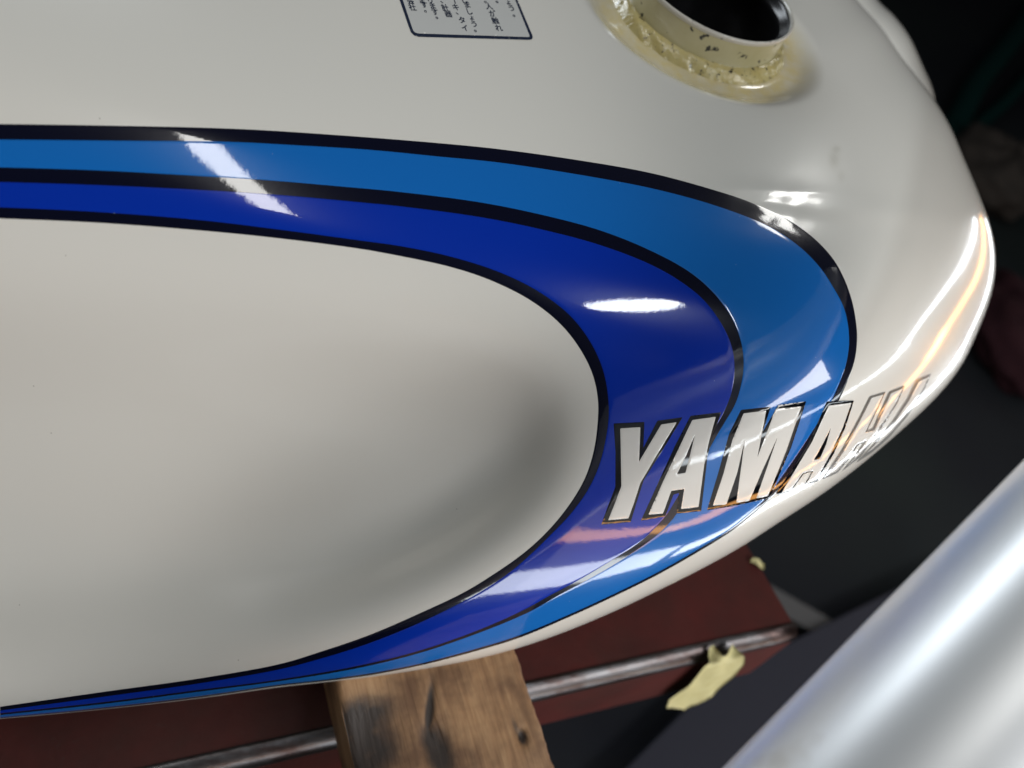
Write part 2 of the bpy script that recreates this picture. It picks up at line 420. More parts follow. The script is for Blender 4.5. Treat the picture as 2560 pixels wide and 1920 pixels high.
#REST
# --- striping: a navy ground film with two blue films on it, all following the skin
def strip(name, ca, cb, m, h, rows, label=None, parent=None, N=900, edge=4.5):
    A = smooth_poly(catmull(ca, N), 3); Bq = smooth_poly(catmull(cb, N), 3)
    # pair the two edges by nearest progress so rows stay square to the stripe
    idx = np.zeros(N); j = 0
    for i in range(N):
        lo = max(0, j - 2); hi = min(N, j + 40)
        d = ((Bq[lo:hi] - A[i]) ** 2).sum(1); j = lo + int(np.argmin(d)); idx[i] = j
    idx = np.maximum.accumulate(idx); idx = gsmooth(idx[:, None], 6, 0)[:, 0]
    idx[0] = 0; idx[-1] = N - 1; idx = np.maximum.accumulate(idx)
    B2 = np.stack([np.interp(idx, np.arange(N), Bq[:, 0]), np.interp(idx, np.arange(N), Bq[:, 1])], 1)
    t = np.linspace(0, 1, rows)
    wd = np.linalg.norm(B2 - A, axis=1)[:, None]
    te = np.clip(edge / np.maximum(wd, 1e-3), 0, .3)
    T = np.concatenate([np.zeros((N, 1)), te * .5, te, te + (1 - 2 * te) * t[None, 1:-1], 1 - te, 1 - te * .5, np.ones((N, 1))], 1)
    hh = np.full(T.shape, h); hh[:, [0, -1]] = h * .35; hh[:, [1, -2]] = h * .85
    px = A[:, :1] * (1 - T) + B2[:, :1] * T; py = A[:, 1:] * (1 - T) + B2[:, 1:] * T
    V = lift(px, py, hh); nu, nv = px.shape
    o = mesh_obj(name, toW(V.reshape(-1, 3)), grid_faces(nu, nv), m, parent or tank)
    if label: o['label'] = label
    return o
strip('stripe_ground', cA, cF, m_navy, .00009, 46, 'navy black outline film under the blue bands')
strip('stripe_band', cB, cC, m_sky, .00016, 26, 'sky blue outer band')
strip('stripe_band', cD, cE, m_blue, .00016, 26, 'royal blue inner band')

# --- raised lettering: each letter a white face in a black or embossed edge
def s4(pts, k, ox, oy): return [(x / k + ox, y / k + oy) for x, y in pts]
def R7(p): return s4(p, 3.998, 1480, 1000)
def R8(p): return s4(p, 4.809, 1940, 900)
def film_mesh(name, outer, holes, m, h0, h1, edge, parent, step=4.0):
    """conforming raised sheet: outline in the photograph's plane, laid on the skin, edge rolled over 'edge' pixels"""
    loops = [np.array(outer, float)] + [np.array(q, float) for q in holes]
    pts = []; edges = []; segs = []
    for L in loops:
        # soften the corners a little
        q = []
        n = len(L)
        for i in range(n):
            a, b, c_ = L[i - 1], L[i], L[(i + 1) % n]
            la = np.linalg.norm(a - b); lc = np.linalg.norm(c_ - b); r_ = min(2.2, la * .3, lc * .3)
            p1 = b + (a - b) / la * r_; p2 = b + (c_ - b) / lc * r_
            for t in (0, .5, 1): q.append((1 - t) ** 2 * p1 + 2 * t * (1 - t) * b + t * t * p2)
        q = np.array(q); k0 = len(pts)
        for i in range(len(q)):
            a = q[i]; b = q[(i + 1) % len(q)]; m_ = max(1, int(np.linalg.norm(b - a) / 3.0))
            for t in range(m_): pts.append(a + (b - a) * t / m_)
        k1 = len(pts); edges += [(i, i + 1) for i in range(k0, k1 - 1)] + [(k1 - 1, k0)]
        segs.append(np.vstack([pts[k0:k1], pts[k0:k0 + 1]]))
    P0 = np.array(pts); lo = P0.min(0); hi = P0.max(0)
    X, Y = np.meshgrid(np.arange(lo[0], hi[0], step), np.arange(lo[1], hi[1], step * .87)); X = X + (np.arange(X.shape[0]) % 2)[:, None] * step / 2
    G = np.stack([X.ravel(), Y.ravel()], 1)
    ok = inside(G, segs[0][:-1])
    for s_ in segs[1:]: ok &= ~inside(G, s_[:-1])
    G = G[ok]
    dd = np.min([poly_dist(G, s_) for s_ in segs], 0); G = G[dd > 1.1]
    # an extra ring of points where the rolled edge ends
    allp = [Vector(p) for p in np.vstack([P0, G])]
    r_ = delaunay_2d_cdt(allp, edges, [], 0, 1e-5)
    v2 = np.array([(p.x, p.y) for p in r_[0]]); F = np.array([f for f in r_[2] if len(f) == 3])
    cen = v2[F].mean(1); ok = inside(cen, segs[0][:-1])
    for s_ in segs[1:]: ok &= ~inside(cen, s_[:-1])
    F = F[ok]
    d = np.min([poly_dist(v2, s_) for s_ in segs], 0)
    x = np.clip(d / edge, 0, 1); hh = h0 + (h1 - h0) * (1 - (1 - x) ** 2)
    V = toW(lift(v2[:, 0], v2[:, 1], hh))
    a, b, c_ = V[F[:, 0]], V[F[:, 1]], V[F[:, 2]]
    view = V[F[:, 0]] - T0
    flip = (np.cross(b - a, c_ - a) * view).sum(1) > 0
    F[flip] = F[flip][:, ::-1]
    return mesh_obj(name, V, F, m, parent)

def grow(pts, g):
    P = np.array(pts); n = len(P); out = []
    area = .5 * sum(P[i - 1][0] * P[i][1] - P[i][0] * P[i - 1][1] for i in range(n)); sg = 1 if area > 0 else -1
    for i in range(n):
        a = P[i] - P[i - 1]; b = P[(i + 1) % n] - P[i]; a /= np.linalg.norm(a); b /= np.linalg.norm(b)
        m_ = np.array([a[1] + b[1], -a[0] - b[0]]) * sg; m_ /= max(.9, np.linalg.norm(m_))
        out.append(P[i] + m_ * g)
    return out
LET = [
 ('Y', R7([(218,235),(520,220),(512,478),(655,208),(902,172),(700,500),(512,800),(445,1010),(384,1214),(95,1242),(170,1040),(236,868),(238,520)]), [],
       R7([(281,281),(482,268),(468,615),(690,242),(845,220),(640,560),(480,830),(420,1020),(362,1180),(160,1198),(232,1020),(292,860),(286,500)]), [], 'k'),
 ('A', R7([(985,160),(1288,122),(1185,420),(1150,560),(1088,1105),(850,1130),(872,925),(812,940),(728,1158),(490,1202),(640,880),(830,460)]), [],
       R7([(1000,198),(1235,165),(1160,440),(1120,640),(1062,1066),(888,1086),(920,885),(790,905),(708,1130),(562,1142),(700,830),(870,470)]),
       [R7([(1025,350),(935,560),(848,738),(932,725),(975,560)])], 'k'),
 ('M', R7([(1490,100),(1782,68),(1708,312),(1862,50),(2136,14),(1985,470),(1770,975),(1560,1022),(1375,1060),(1150,1096),(1260,740),(1372,340)]), [],
       R7([(1512,132),(1738,104),(1650,570),(1835,85),(2090,62),(1940,500),(1755,955),(1640,978),(1730,720),(1850,370),(1700,700),(1570,1002),(1440,1022),(1495,620),(1522,400),(1450,720),(1340,1040),(1205,1052),(1310,740),(1400,400)]), [], 'k'),
 ('A', R8([(610,500),(930,488),(830,800),(690,1120),(490,1452),(345,1500),(440,1335),(330,1360),(178,1568),(30,1612),(5,1600),(210,1300),(390,1010),(500,760)]), [],
       R8([(630,545),(902,512),(800,800),(660,1110),(478,1438),(358,1486),(446,1325),(322,1352),(172,1556),(64,1592),(250,1280),(430,980),(530,760)]),
       [R8([(655,810),(560,1000),(450,1200),(522,1185),(600,1010)])], 'k2'),
 ('H', R8([(1130,440),(1312,383),(1210,600),(1090,850),(1165,825),(1260,610),(1362,383),(1546,308),(1450,520),(1220,880),(1010,1160),(790,1335),(940,1170),(1065,980),(975,1030),(860,1200),(735,1350),(560,1432),(800,1070),(1010,680)]), [],
       R8([(1145,455),(1286,412),(1190,610),(1064,868),(1180,845),(1285,615),(1375,400),(1518,340),(1425,530),(1195,880),(1000,1130),(850,1270),(960,1150),(1090,958),(965,1010),(845,1190),(728,1325),(620,1378),(825,1070),(1025,690)]), [], 'e'),
 ('A', R8([(1690,242),(1860,165),(1775,370),(1560,690),(1350,930),(1140,1110),(960,1235),(1170,1020),(1410,730),(1575,480)]), [],
       R8([(1712,258),(1832,205),(1740,380),(1530,690),(1330,910),(1150,1070),(1080,1120),(1200,1000),(1430,735),(1595,485)]), [], 'e'),
]
for ch, ou, oh, inn, ih, kind in LET:
    face = film_mesh('letter', inn, ih, m_let, .00024, .00030, 2.5, tank)
    c_ = np.array(ou).mean(0)
    face['label'] = {'Y': 'raised white letter Y', 'A': 'raised white letter A', 'M': 'raised white letter M', 'H': 'raised white letter H'}[ch]
    hol = oh
    film_mesh('letter_edge', grow(ou, 1.0), hol, m_emb if kind == 'e' else m_letk, .00018, .00021, 2.0, face)

# --- filler neck
neck_w = toW(NECK)
def lathe(name, prof, m, parent, n=144, axis_off=0, smooth=True, wob=None):
    a = np.linspace(0, 2 * math.pi, n, endpoint=False)
    V = []
    for i in range(n):
        for j, (r, z) in enumerate(prof):
            dr = dz = 0
            if wob is not None: dr, dz = wob(a[i], j)
            V.append(neck_w + np.array([math.cos(a[i]) * (r + dr), math.sin(a[i]) * (r + dr), z + dz]))
    F = grid_faces(n, len(prof), True)[:, ::-1].copy()
    return mesh_obj(name, V, F, m, parent)
m_neck = mat('yellowed_neck_lacquer', (.52, .48, .27), .3, coat=1, coat_rough=.05)
g_ = NG(m_neck)
spot = g_.ramp(g_.noise(260, 2, .4), [(.30, (1, 1, 1)), (.34, (0, 0, 0))])
c = g_.mix(g_.noise(90, 4), (.62, .58, .38), (.47, .42, .20)); c = g_.mix(spot, c, (.02, .018, .015)); g_.l(c, g_.b.inputs['Base Color'])
g_.bump(g_.noise(300, 3), .3, .0003, coat=True)
m_bead = mat('yellowed_weld_bead', (.55, .48, .22), .25, coat=1, coat_rough=.05)
g_ = NG(m_bead)
c = g_.mix(g_.noise(160, 5), (.64, .58, .32), (.50, .38, .10))
c = g_.mix(g_.ramp(g_.noise(330, 4, .7), [(.35, (1, 1, 1)), (.43, (0, 0, 0))]), c, (.035, .028, .018)); g_.l(c, g_.b.inputs['Base Color'])
g_.bump(g_.noise(420, 4, .6), .7, .0005, coat=True)
m_rim = mat('chipped_white_rim', (.72, .70, .64), .3, coat=.6)
g_ = NG(m_rim)
c = g_.mix(g_.ramp(g_.noise(350, 5, .6), [(.33, (1, 1, 1)), (.38, (0, 0, 0))]), (.60, .58, .52), (.06, .05, .05)); g_.l(c, g_.b.inputs['Base Color'])
m_in = mat('black_neck_inside', (.020, .020, .022), .22, metal=.5, spec=.8)
HN = .0105
neck = lathe('filler_neck', [(.0350, -.008), (.0346, -.003), (.0342, .003), (.0340, .008), (.0341, HN - .0014)], m_neck, tank)
def bw(a, j):
    u = 0
    for k_, (f, am) in enumerate(((9, .30), (17, .32), (31, .34), (52, .30), (88, .24))):
        u += am * math.sin(a * f + j * (.9 + .7 * k_) + 2.2 * math.sin(a * (3 + k_) + k_ * 1.7))
    u *= .00055 * (.35, .9, 1.1, 1.0, .8, .3)[j]
    return (u * .8, u)
lathe('weld_bead', [(.0396, -.0040), (.0386, -.0026), (.0376, -.0012), (.0364, -.0002), (.0352, .0002), (.0338, .0002)], m_bead, neck, n=720, wob=lambda a, j: bw(a, j))
lathe('rim', [(.0341, HN - .0014), (.0346, HN - .0004), (.0345, HN + .0004), (.0340, HN + .0007), (.0335, HN + .0004), (.0333, HN - .0006)], m_rim, neck, n=200)
lathe('neck_throat', [(.0333, HN - .0006), (.0330, HN - .0022), (.0308, HN - .0030), (.0306, HN - .0060), (.0312, HN - .0070), (.0312, -.018), (.0285, -.021), (.0262, -.022), (.0255, -.030), (.0253, -.052), (.001, -.053)], m_in, neck, n=120)

# --- caution label with its upright Japanese lines
m_lab = mat('pale_grey_label_film', (.55, .56, .55), .35, coat=1, coat_rough=.04)
m_ink = mat('dark_blue_label_ink', (.006, .014, .04), .4, coat=.6)
def L1(x, y): return (900 + x / 3.687, y / 3.687)
lab_o = [L1(150, -560), L1(372, 20), L1(455, 262), L1(470, 300), L1(500, 328), L1(540, 340), L1(1560, 368), L1(1584, 362), L1(1592, 345), L1(1588, 325), L1(1455, 10), L1(1215, -540)]
lab_i = [L1(180, -540), L1(396, 10), L1(480, 260), L1(492, 290), L1(514, 306), L1(540, 312), L1(1545, 344), L1(1560, 342), L1(1562, 332), L1(1432, 10), L1(1192, -520)]
lab = film_mesh('warning_label', lab_i, [], m_lab, .00018, .00018, 1, tank, 7)
film_mesh('label_border', lab_o, [], m_ink, .00010, .00010, 1, lab, 7)
CH = [('会',462,12),('社',482,72),('ま',568,8),('す',590,48),('。',603,92),('り',645,6),('ま',668,60),('す',690,115),('。',708,152),
      ('、',752,6),('計',782,75),('器',812,132),('ー',868,10),('キ',882,70),('、',895,112),('タ',940,190),('イ',966,262),
      ('し',960,8),('ま',985,48),('し',1005,110),('ょ',1028,165),('う',1050,225),('。',1062,272),
      ('。',1155,6),('人',1188,62),('が',1220,130),('触',1245,195),('れ',1278,262),('。',1262,5),('ょ',1365,22),('う',1395,78),('。',1418,132),
      ('式',440,-60),('株',420,-125),('れ',545,-55),('さ',520,-115),('あ',620,-55),('が',596,-120),('、',730,-60),('類',706,-120),('レ',845,-55),('ブ',822,-120),('ま',938,-60),('認',912,-125),
      ('は',1130,-60),('中',1106,-120),('し',1342,-40),('ま',1318,-100)]
def text_mesh():
    VV = []; FF = []; k = 0
    for ch, cx, cy in CH:
        cu = bpy.data.curves.new('t', 'FONT'); cu.body = ch; cu.size = 1; cu.align_x = 'CENTER'; cu.resolution_u = 3; cu.offset = .02
        o = bpy.data.objects.new('t', cu); C.objects.link(o)
        dg = bpy.context.evaluated_depsgraph_get(); me = bpy.data.meshes.new_from_object(o.evaluated_get(dg))
        v = np.array([p.co[:2] for p in me.vertices]) if len(me.vertices) else np.zeros((0, 2))
        f = [tuple(p.vertices) for p in me.polygons]
        bpy.data.objects.remove(o); bpy.data.curves.remove(cu); bpy.data.meshes.remove(me)
        if not len(v): continue
        v = v - np.array([0, .36])
        if ch == 'ー': v = v[:, ::-1] * np.array([1, -1])
        s = 68.
        if ch in 'ょ': s = 56.
        # glyph right follows the label's lower edge, glyph down follows its column
        X = cx + v[:, 0] * s + (-v[:, 1]) * s * .40 * .9; Y = cy + v[:, 0] * s * .05 - v[:, 1] * s * .98
        if ch in '。、': X = X + 14
        VV.append(np.stack([900 + X / 3.687, Y / 3.687], 1)); FF += [tuple(i + k for i in q) for q in f]; k += len(v)
    V2 = np.vstack(VV); V = toW(lift(V2[:, 0], V2[:, 1], np.full(len(V2), .00024)))
    return mesh_obj('label_text', V, FF, m_ink, lab, smooth=False)
text_mesh()

# --- far shoulder of the tank showing over the crest
def ellipsoid_patch():
    # outer edge of the far bulge, traced, given its own distance and rounded thickness
    o_ = catmull([(1950,-420),(2110,-130),(2196,0),(2235,38),(2274,90),(2309,165),(2329,210),(2339,247),(2338,275)], 90)
    i_ = catmull([(1860,-370),(2030,-110),(2120,20),(2160,68),(2205,130),(2245,190),(2280,245),(2300,285),(2310,300)], 90)
    U = np.linspace(0, math.pi, 26)
    V = []
    for a, b in zip(o_, i_):
        ds = -surf(b[:1], b[1:])[0][2]
        for u in U:
            q = b + (a - b) * math.sin(u); d = ds + .020 + .030 * (1 - math.cos(u))
            V.append(rays(np.array(q[0]), np.array(q[1])) * d)
    return mesh_obj('far_shoulder', toW(np.array(V)), grid_faces(90, 26), m_body, tank)
ellipsoid_patch()

# ------------------------------------------------------------------ what carries the tank
def on_plane(px, py, hz):
    """point where the view line meets the level hz (metres below the camera, along the tank's up)"""
    r = rays(np.asarray(px, float), np.asarray(py, float)); return r * (hz / (r @ NT))[..., None]
H_BENCH, H_WOOD = -.345, -.298
def Wp(px, py, hz): return toW(on_plane(px, py, hz))

# red painted steel beam: level top, worn rounded edge, upright front web
m_red = mat('oxide_red_paint', (.085, .016, .012), .5, spec=.12)
g_ = NG(m_red)
c = g_.mix(g_.ramp(g_.noise(22, 6, .65), [(.3, (0, 0, 0)), (.7, (1, 1, 1))]), (.080, .016, .014), (.042, .011, .010))
c = g_.mix(g_.ramp(g_.noise(60, 6, .7), [(.62, (0, 0, 0)), (.74, (.7, .7, .7))]), c, (.055, .040, .036))
c = g_.mix(g_.ramp(g_.noise(9, 5, .7), [(.45, (0, 0, 0)), (.65, (.7, .7, .7))]), c, (.040, .017, .014))
g_.l(c, g_.b.inputs['Base Color']); g_.bump(g_.noise(160, 5), .35, .0008)
m_bare = mat('bare_worn_steel', (.24, .235, .23), .32, metal=.9)
g_ = NG(m_bare)
c = g_.mix(g_.ramp(g_.noise(70, 6, .7, stretch=(.35, 1, 1)), [(.42, (0, 0, 0)), (.6, (1, 1, 1))]), (.10, .10, .105), (.05, .035, .033)); g_.l(c, g_.b.inputs['Base Color'])
g_.bump(g_.noise(140, 5), .4, .0006)
e0 = Wp(1400, 1738, H_BENCH); e1 = Wp(2005, 1596, H_BENCH); c1 = Wp(1890, 1402, H_BENCH)
ex = (e1 - e0) / np.linalg.norm(e1 - e0)
ey = c1 - e1; blen = np.linalg.norm(ey); ey /= blen
perp = ey - ex * ey.dot(ex); perp /= np.linalg.norm(perp)
zz = np.array([0, 0, 1.])
beam = empty('steel_beam', (*((e0 + e1) / 2)[:2], e0[2] - .1), 'oxide red painted steel beam with its front edge worn to bare metal, under the wood block', 'steel beam')
def prism_sweep(name, prof, a, b, m, parent, n=40, skew=None, smooth=True, caps=True):
    """prof: (out, up) pairs swept from a to b"""
    V = []; k = len(prof)
    for i in range(n):
        t = i / (n - 1); p = a + (b - a) * t
        for (u, v) in prof:
            q = p - perp * u + zz * v
            if skew is not None and t > .5: q = q + ex * skew * (-u)
            V.append(q)
    F = [tuple(int(x) for x in f) for f in grid_faces(n, k, False)]
    F += [(i * k + k - 1, i * k, (i + 1) * k, (i + 1) * k + k - 1) for i in range(n - 1)]
    F += [tuple(range(k)), tuple(reversed(range((n - 1) * k, n * k)))]
    return mesh_obj(name, V, F, m, parent, smooth=smooth)
L0 = e0 - ex * .60; L1_ = e1
depthw = .13
sk = float((c1 - e1) @ ex) / max(1e-6, float((c1 - e1) @ perp))
prism_sweep('top_flange', [(-depthw, 0), (-.009, 0), (-.009, -.010), (-depthw, -.010)], L0, L1_, m_red, beam, skew=sk, smooth=False)
arc = [(-.009 + .0088 * math.sin(u), -.0088 + .0088 * math.cos(u) + .0006) for u in np.linspace(0, math.pi / 2, 9)]
prism_sweep('worn_edge', arc + [(-.0035, -.0088), (-.009, -.004)], L0, L1_, m_bare, beam)
prism_sweep('front_web', [(-.0004, -.0088), (.0075, -.058), (-.004, -.060), (-.009, -.0102)], L0, L1_, m_red, beam, smooth=False)

# wood block under the tank
m_wood = mat('weathered_pine', (.30, .17, .08), .6)
g_ = NG(m_wood)
tc = g_.n('ShaderNodeTexCoord'); mp = g_.n('ShaderNodeMapping'); mp.inputs['Scale'].default_value = (1, .09, 1); g_.l(tc.outputs['Object'], mp.inputs[0])
wv = g_.n('ShaderNodeTexNoise'); wv.inputs['Scale'].default_value = 420; wv.inputs['Detail'].default_value = 6; wv.inputs['Distortion'].default_value = .6; g_.l(mp.outputs[0], wv.inputs['Vector'])
big = g_.noise(38, 4, .6)
c = g_.ramp(wv.outputs['Fac'], [(.28, (.22, .120, .058)), (.45, (.34, .195, .095)), (.7, (.45, .280, .145))])
c = g_.mix(g_.ramp(big, [(.42, (0, 0, 0)), (.62, (.8, .8, .8))]), c, (.11, .055, .028))
at = g_.n('ShaderNodeAttribute', attribute_name='stain')
sm = g_.n('ShaderNodeMath', operation='MULTIPLY_ADD', i_1=.8, i_2=-.32); g_.l(g_.noise(130, 5, .7), sm.inputs[0])
sa = g_.n('ShaderNodeMath', operation='ADD', use_clamp=True); g_.l(at.outputs['Fac'], sa.inputs[0]); g_.l(sm.outputs[0], sa.inputs[1])
sb = g_.n('ShaderNodeMath', operation='MULTIPLY', use_clamp=True); g_.l(sa.outputs[0], sb.inputs[0]); g_.l(g_.ramp(at.outputs['Fac'], [(0, (0, 0, 0)), (.5, (1, 1, 1))]), sb.inputs[1])
c = g_.mix(sb.outputs[0], c, (.035, .026, .022))
g_.l(c, g_.b.inputs['Base Color']); g_.bump(wv.outputs['Fac'], .55, .0012)
def build_wood():
    a = Wp(1283, 1600, H_WOOD); b = Wp(1392, 1925, H_WOOD); l = Wp(838, 1700, H_WOOD)
    dy = (b - a); dy /= np.linalg.norm(dy); dx = np.cross(dy, zz) * 1.0; dx /= np.linalg.norm(dx)
    if (l - a) @ dx < 0: dx = -dx
    wid = abs(float((l - a) @ dx)); a0 = a - dy * .07; leng = .32; hgt = H_WOOD - H_BENCH
    nx, ny = 110, 240
    U = np.linspace(0, 1, nx); Vv = np.linspace(0, 1, ny)
    r = .0030
    # cross-section outline: up the right face, over the top, down the left
    prof = [(0, -hgt)] + [(0, -hgt + (hgt - r) * t) for t in np.linspace(.1, 1, 14)] + [(r * (1 - math.cos(u)), -r * (1 - math.sin(u))) for u in np.linspace(.2, math.pi / 2, 6)]
    prof += [(r + (wid - 2 * r) * t, 0) for t in np.linspace(0, 1, 120)[1:]] + [(wid - r * (1 - math.cos(u)), -r * (1 - math.sin(u))) for u in np.linspace(math.pi / 2, .2, 6)[1:]] + [(wid, -r - (hgt - r) * t) for t in np.linspace(0, 1, 14)]
    prof = np.array(prof); k = len(prof); V = np.zeros((ny, k, 3)); S = np.zeros((ny, k))
    def inb(px, py):
        p = Wp(px, py, H_WOOD) - a0; return float(p @ dx), float(p @ dy)
    blobs = [(inb(1075, 1775), (.0016, .010), .0016, 22), (inb(1100, 1880), (.0050, .0085), .0022, 0), (inb(1308, 1842), (.0018, .0026), .003, 0),
             (inb(905, 1880), (.013, .010), .0035, 0), (inb(900, 1800), (.012, .008), .0012, 0), (inb(1080, 1850), (.004, .006), .001, 0), (inb(1290, 1818), (.0012, .004), .0006, 0)]
    for i, v in enumerate(Vv):
        y = v * leng
        jag = .0002 * math.sin(y * 420 + 3 * math.sin(y * 97)) + .00015 * math.sin(y * 1130 + 2 * math.sin(y * 331))
        for j, (u, z) in enumerate(prof):
            q = a0 + dy * y + dx * (u + (jag if u < .004 else 0)) + zz * z
            dz = .00004 * math.sin(u * 2400 + 6 * math.sin(y * 30)) if z > -.001 else 0
            st = 0
            if z > -.002:
                for (bx, by), (sx, sy), dp, rot in blobs:
                    cx = u - bx; cy = y - by
                    if rot: ca, sa_ = math.cos(math.radians(rot)), math.sin(math.radians(rot)); cx, cy = cx * ca - cy * sa_, cx * sa_ + cy * ca
                    e = math.exp(-((cx / sx) ** 2 + (cy / sy) ** 2)); dz -= dp * e; st = max(st, min(1, 1.3 * e * min(1, dp / .0012)))
            V[i, j] = q + zz * dz; S[i, j] = st
    F = grid_faces(ny, k)
    # block object turned so its own Y runs along the grain
    Vf = V.reshape(-1, 3)
    n0 = len(Vf)
    caps = [np.array([list(range(k))]), np.array([list(range((ny - 1) * k, ny * k))[::-1]]), np.array([[(ny - 1) * k, (ny - 1) * k + k - 1, k - 1, 0]])]
    org = a0 + dy * leng / 2 + dx * wid / 2 - zz * hgt
    ang = math.atan2(dy[1], dy[0]) - math.pi / 2
    ca, sa_ = math.cos(-ang), math.sin(-ang); Rz = np.array([[ca, -sa_, 0], [sa_, ca, 0], [0, 0, 1]])
    o = mesh_obj('wood_block', (Vf - org) @ Rz.T, [F] + caps, m_wood, None, origin=(0, 0, 0), attrs={'stain': S.ravel()})
    o.location = org; o.rotation_euler = (0, 0, ang)
    props(o, 'weathered brown wood block with gouges and a nail hole, holding up the tank', 'wood block')
build_wood()

# masking tape scraps
m_tape = mat('masking_tape', (.50, .47, .22), .6)
g_ = NG(m_tape); c = g_.mix(g_.noise(180, 4), (.62, .60, .34), (.42, .38, .14)); g_.l(c, g_.b.inputs['Base Color']); g_.bump(g_.noise(260, 4), .8, .001)
def tape(name, poly, hfun, label):
    loops = np.array(poly, float); lo = loops.min(0); hi = loops.max(0)
    pts = [];
    for i in range(len(loops)):
        a = loops[i]; b = loops[(i + 1) % len(loops)]; n = max(1, int(np.linalg.norm(b - a) / 6))
        pts += [a + (b - a) * t / n for t in range(n)]
    nb = len(pts); G = np.array([(x, y) for x in np.arange(lo[0], hi[0], 7) for y in np.arange(lo[1], hi[1], 7)])
    G = G[inside(G, loops)]; G = G[poly_dist(G, np.vstack([pts, pts[:1]])) > 3]
    r_ = delaunay_2d_cdt([Vector(p) for p in pts] + [Vector(p) for p in G], [(i, (i + 1) % nb) for i in range(nb)], [], 0, 1e-5)
    v2 = np.array([(p.x, p.y) for p in r_[0]]); F = np.array([f for f in r_[2] if len(f) == 3]); F = F[inside(v2[F].mean(1), loops)]
    V = hfun(v2); n = len(V)
    view = V - T0; view /= np.linalg.norm(view, axis=1, keepdims=True)
    V2 = V + view * .0003
    F2 = F[:, ::-1] + n
    side = [(i, (i + 1) % nb, (i + 1) % nb + n) for i in range(nb)] + [(i, (i + 1) % nb + n, i + n) for i in range(nb)]
    o = mesh_obj(name, np.vstack([V, V2]), np.vstack([F, F2, np.array(side)]), m_tape, None, smooth=False)
    props(o, label, 'tape'); return o
def hf(v2):
    V = Wp(v2[:, 0], v2[:, 1], H_BENCH + .004)
    # folds over the worn edge: beyond the edge it hangs down in front of the web
    out = -((V - e0) @ perp)
    cr = .0014 * np.sin(v2[:, 0] / 9. + v2[:, 1] / 23.) + .001 * np.sin(v2[:, 0] / 21. - v2[:, 1] / 12.)
    d = V - T0
    # stay on the view line, but meet the front plane once past the edge
    gr_ = lambda p: -((p - e0) @ perp) + .17 * (p[..., 2] - e0[2])
    s = np.where(gr_(V) > .0035, (.0035 - gr_(T0)) / (gr_(V) - gr_(T0)), 1.)
    return T0 + d * s[:, None] + zz * cr[:, None]
tape('masking_tape', [(1668,1770),(1676,1750),(1712,1722),(1746,1690),(1760,1668),(1778,1655),(1776,1618),(1786,1612),(1804,1642),(1816,1640),(1822,1624),(1832,1610),(1842,1618),(1856,1648),(1858,1664),(1838,1688),(1812,1712),(1786,1738),(1760,1754),(1712,1776)], hf,
     'torn yellowish masking tape strip folded over the worn edge of the red beam')
tape('masking_tape', [(1878,1402),(1884,1394),(1900,1400),(1914,1410),(1912,1424),(1896,1418)], lambda v: Wp(v[:, 0], v[:, 1], H_BENCH + .003) + zz * (.001 * np.sin(v[:, 0] / 5.))[:, None],
     'tiny scrap of masking tape at the far corner of the red beam')

# silver tube in the near foreground
m_tube = mat('silver_painted_metal', (.60, .61, .62), .40, metal=.50, coat=.5, coat_rough=.25)
g_ = NG(m_tube); c = g_.mix(g_.ramp(g_.noise(26, 4, .6), [(.64, (0, 0, 0)), (.70, (.5, .5, .5))]), (.95, .97, .99), (.70, .68, .64)); g_.l(c, g_.b.inputs['Base Color'])
def cam_tube(name, pa, da, pb, db, R, m, parent=None, n=96, ext=0.):
    A = rays(np.array(float(pa[0])), np.array(float(pa[1]))) * da; Bq = rays(np.array(float(pb[0])), np.array(float(pb[1]))) * db
    A = toW(A); Bq = toW(Bq); d = Bq - A; L = np.linalg.norm(d); d /= L
    e1_ = (A[2] - R * .6) / d[2]; A = A - d * e1_; Bq = Bq + d * ext; L += e1_ + ext      # foot stands on the floor
    u = np.cross(d, [0, 0, 1.]); u /= np.linalg.norm(u); v = np.cross(d, u)
    prof = [(0, R * .82), (0, R * .98), (.002, R)] + [(L * t, R) for t in np.linspace(.02, .98, 30)] + [(L - .002, R), (L, R * .98), (L, R * .82)]
    V = []
    for i in range(n):
        a = 2 * math.pi * i / n
        for (t, r) in prof: V.append(A + d * t + (u * math.cos(a) + v * math.sin(a)) * r)
    F = grid_faces(n, len(prof), True)
    return mesh_obj(name, V, F, m, parent), A, Bq
tb, ta_, tb_ = cam_tube('silver_tube', (2090, 2115), .150, (2790, 1390), .153, .0245, m_tube, ext=.35)
props(tb, 'thick silver metal tube leaning diagonally across the lower right corner, out of focus', 'tube')

# floor and dim things around the bench
m_floor = mat('dark_workshop_floor', (.012, .015, .018), .85, spec=.05)
g_ = NG(m_floor); c = g_.mix(g_.ramp(g_.noise(1.1, 3, .5), [(.35, (0, 0, 0)), (.65, (1, 1, 1))]), (.012, .013, .017), (.017, .022, .022)); g_.l(c, g_.b.inputs['Base Color'])
nn = 30; xs = np.linspace(-6, 6, nn)
V = np.array([(x, y, 0.004 * math.sin(x * 1.3) * math.sin(y)) for x in xs for y in xs])
fl = mesh_obj('floor', V, grid_faces(nn, nn)[:, ::-1].copy(), m_floor, origin=(0, 0, 0)); props(fl, kind='structure')

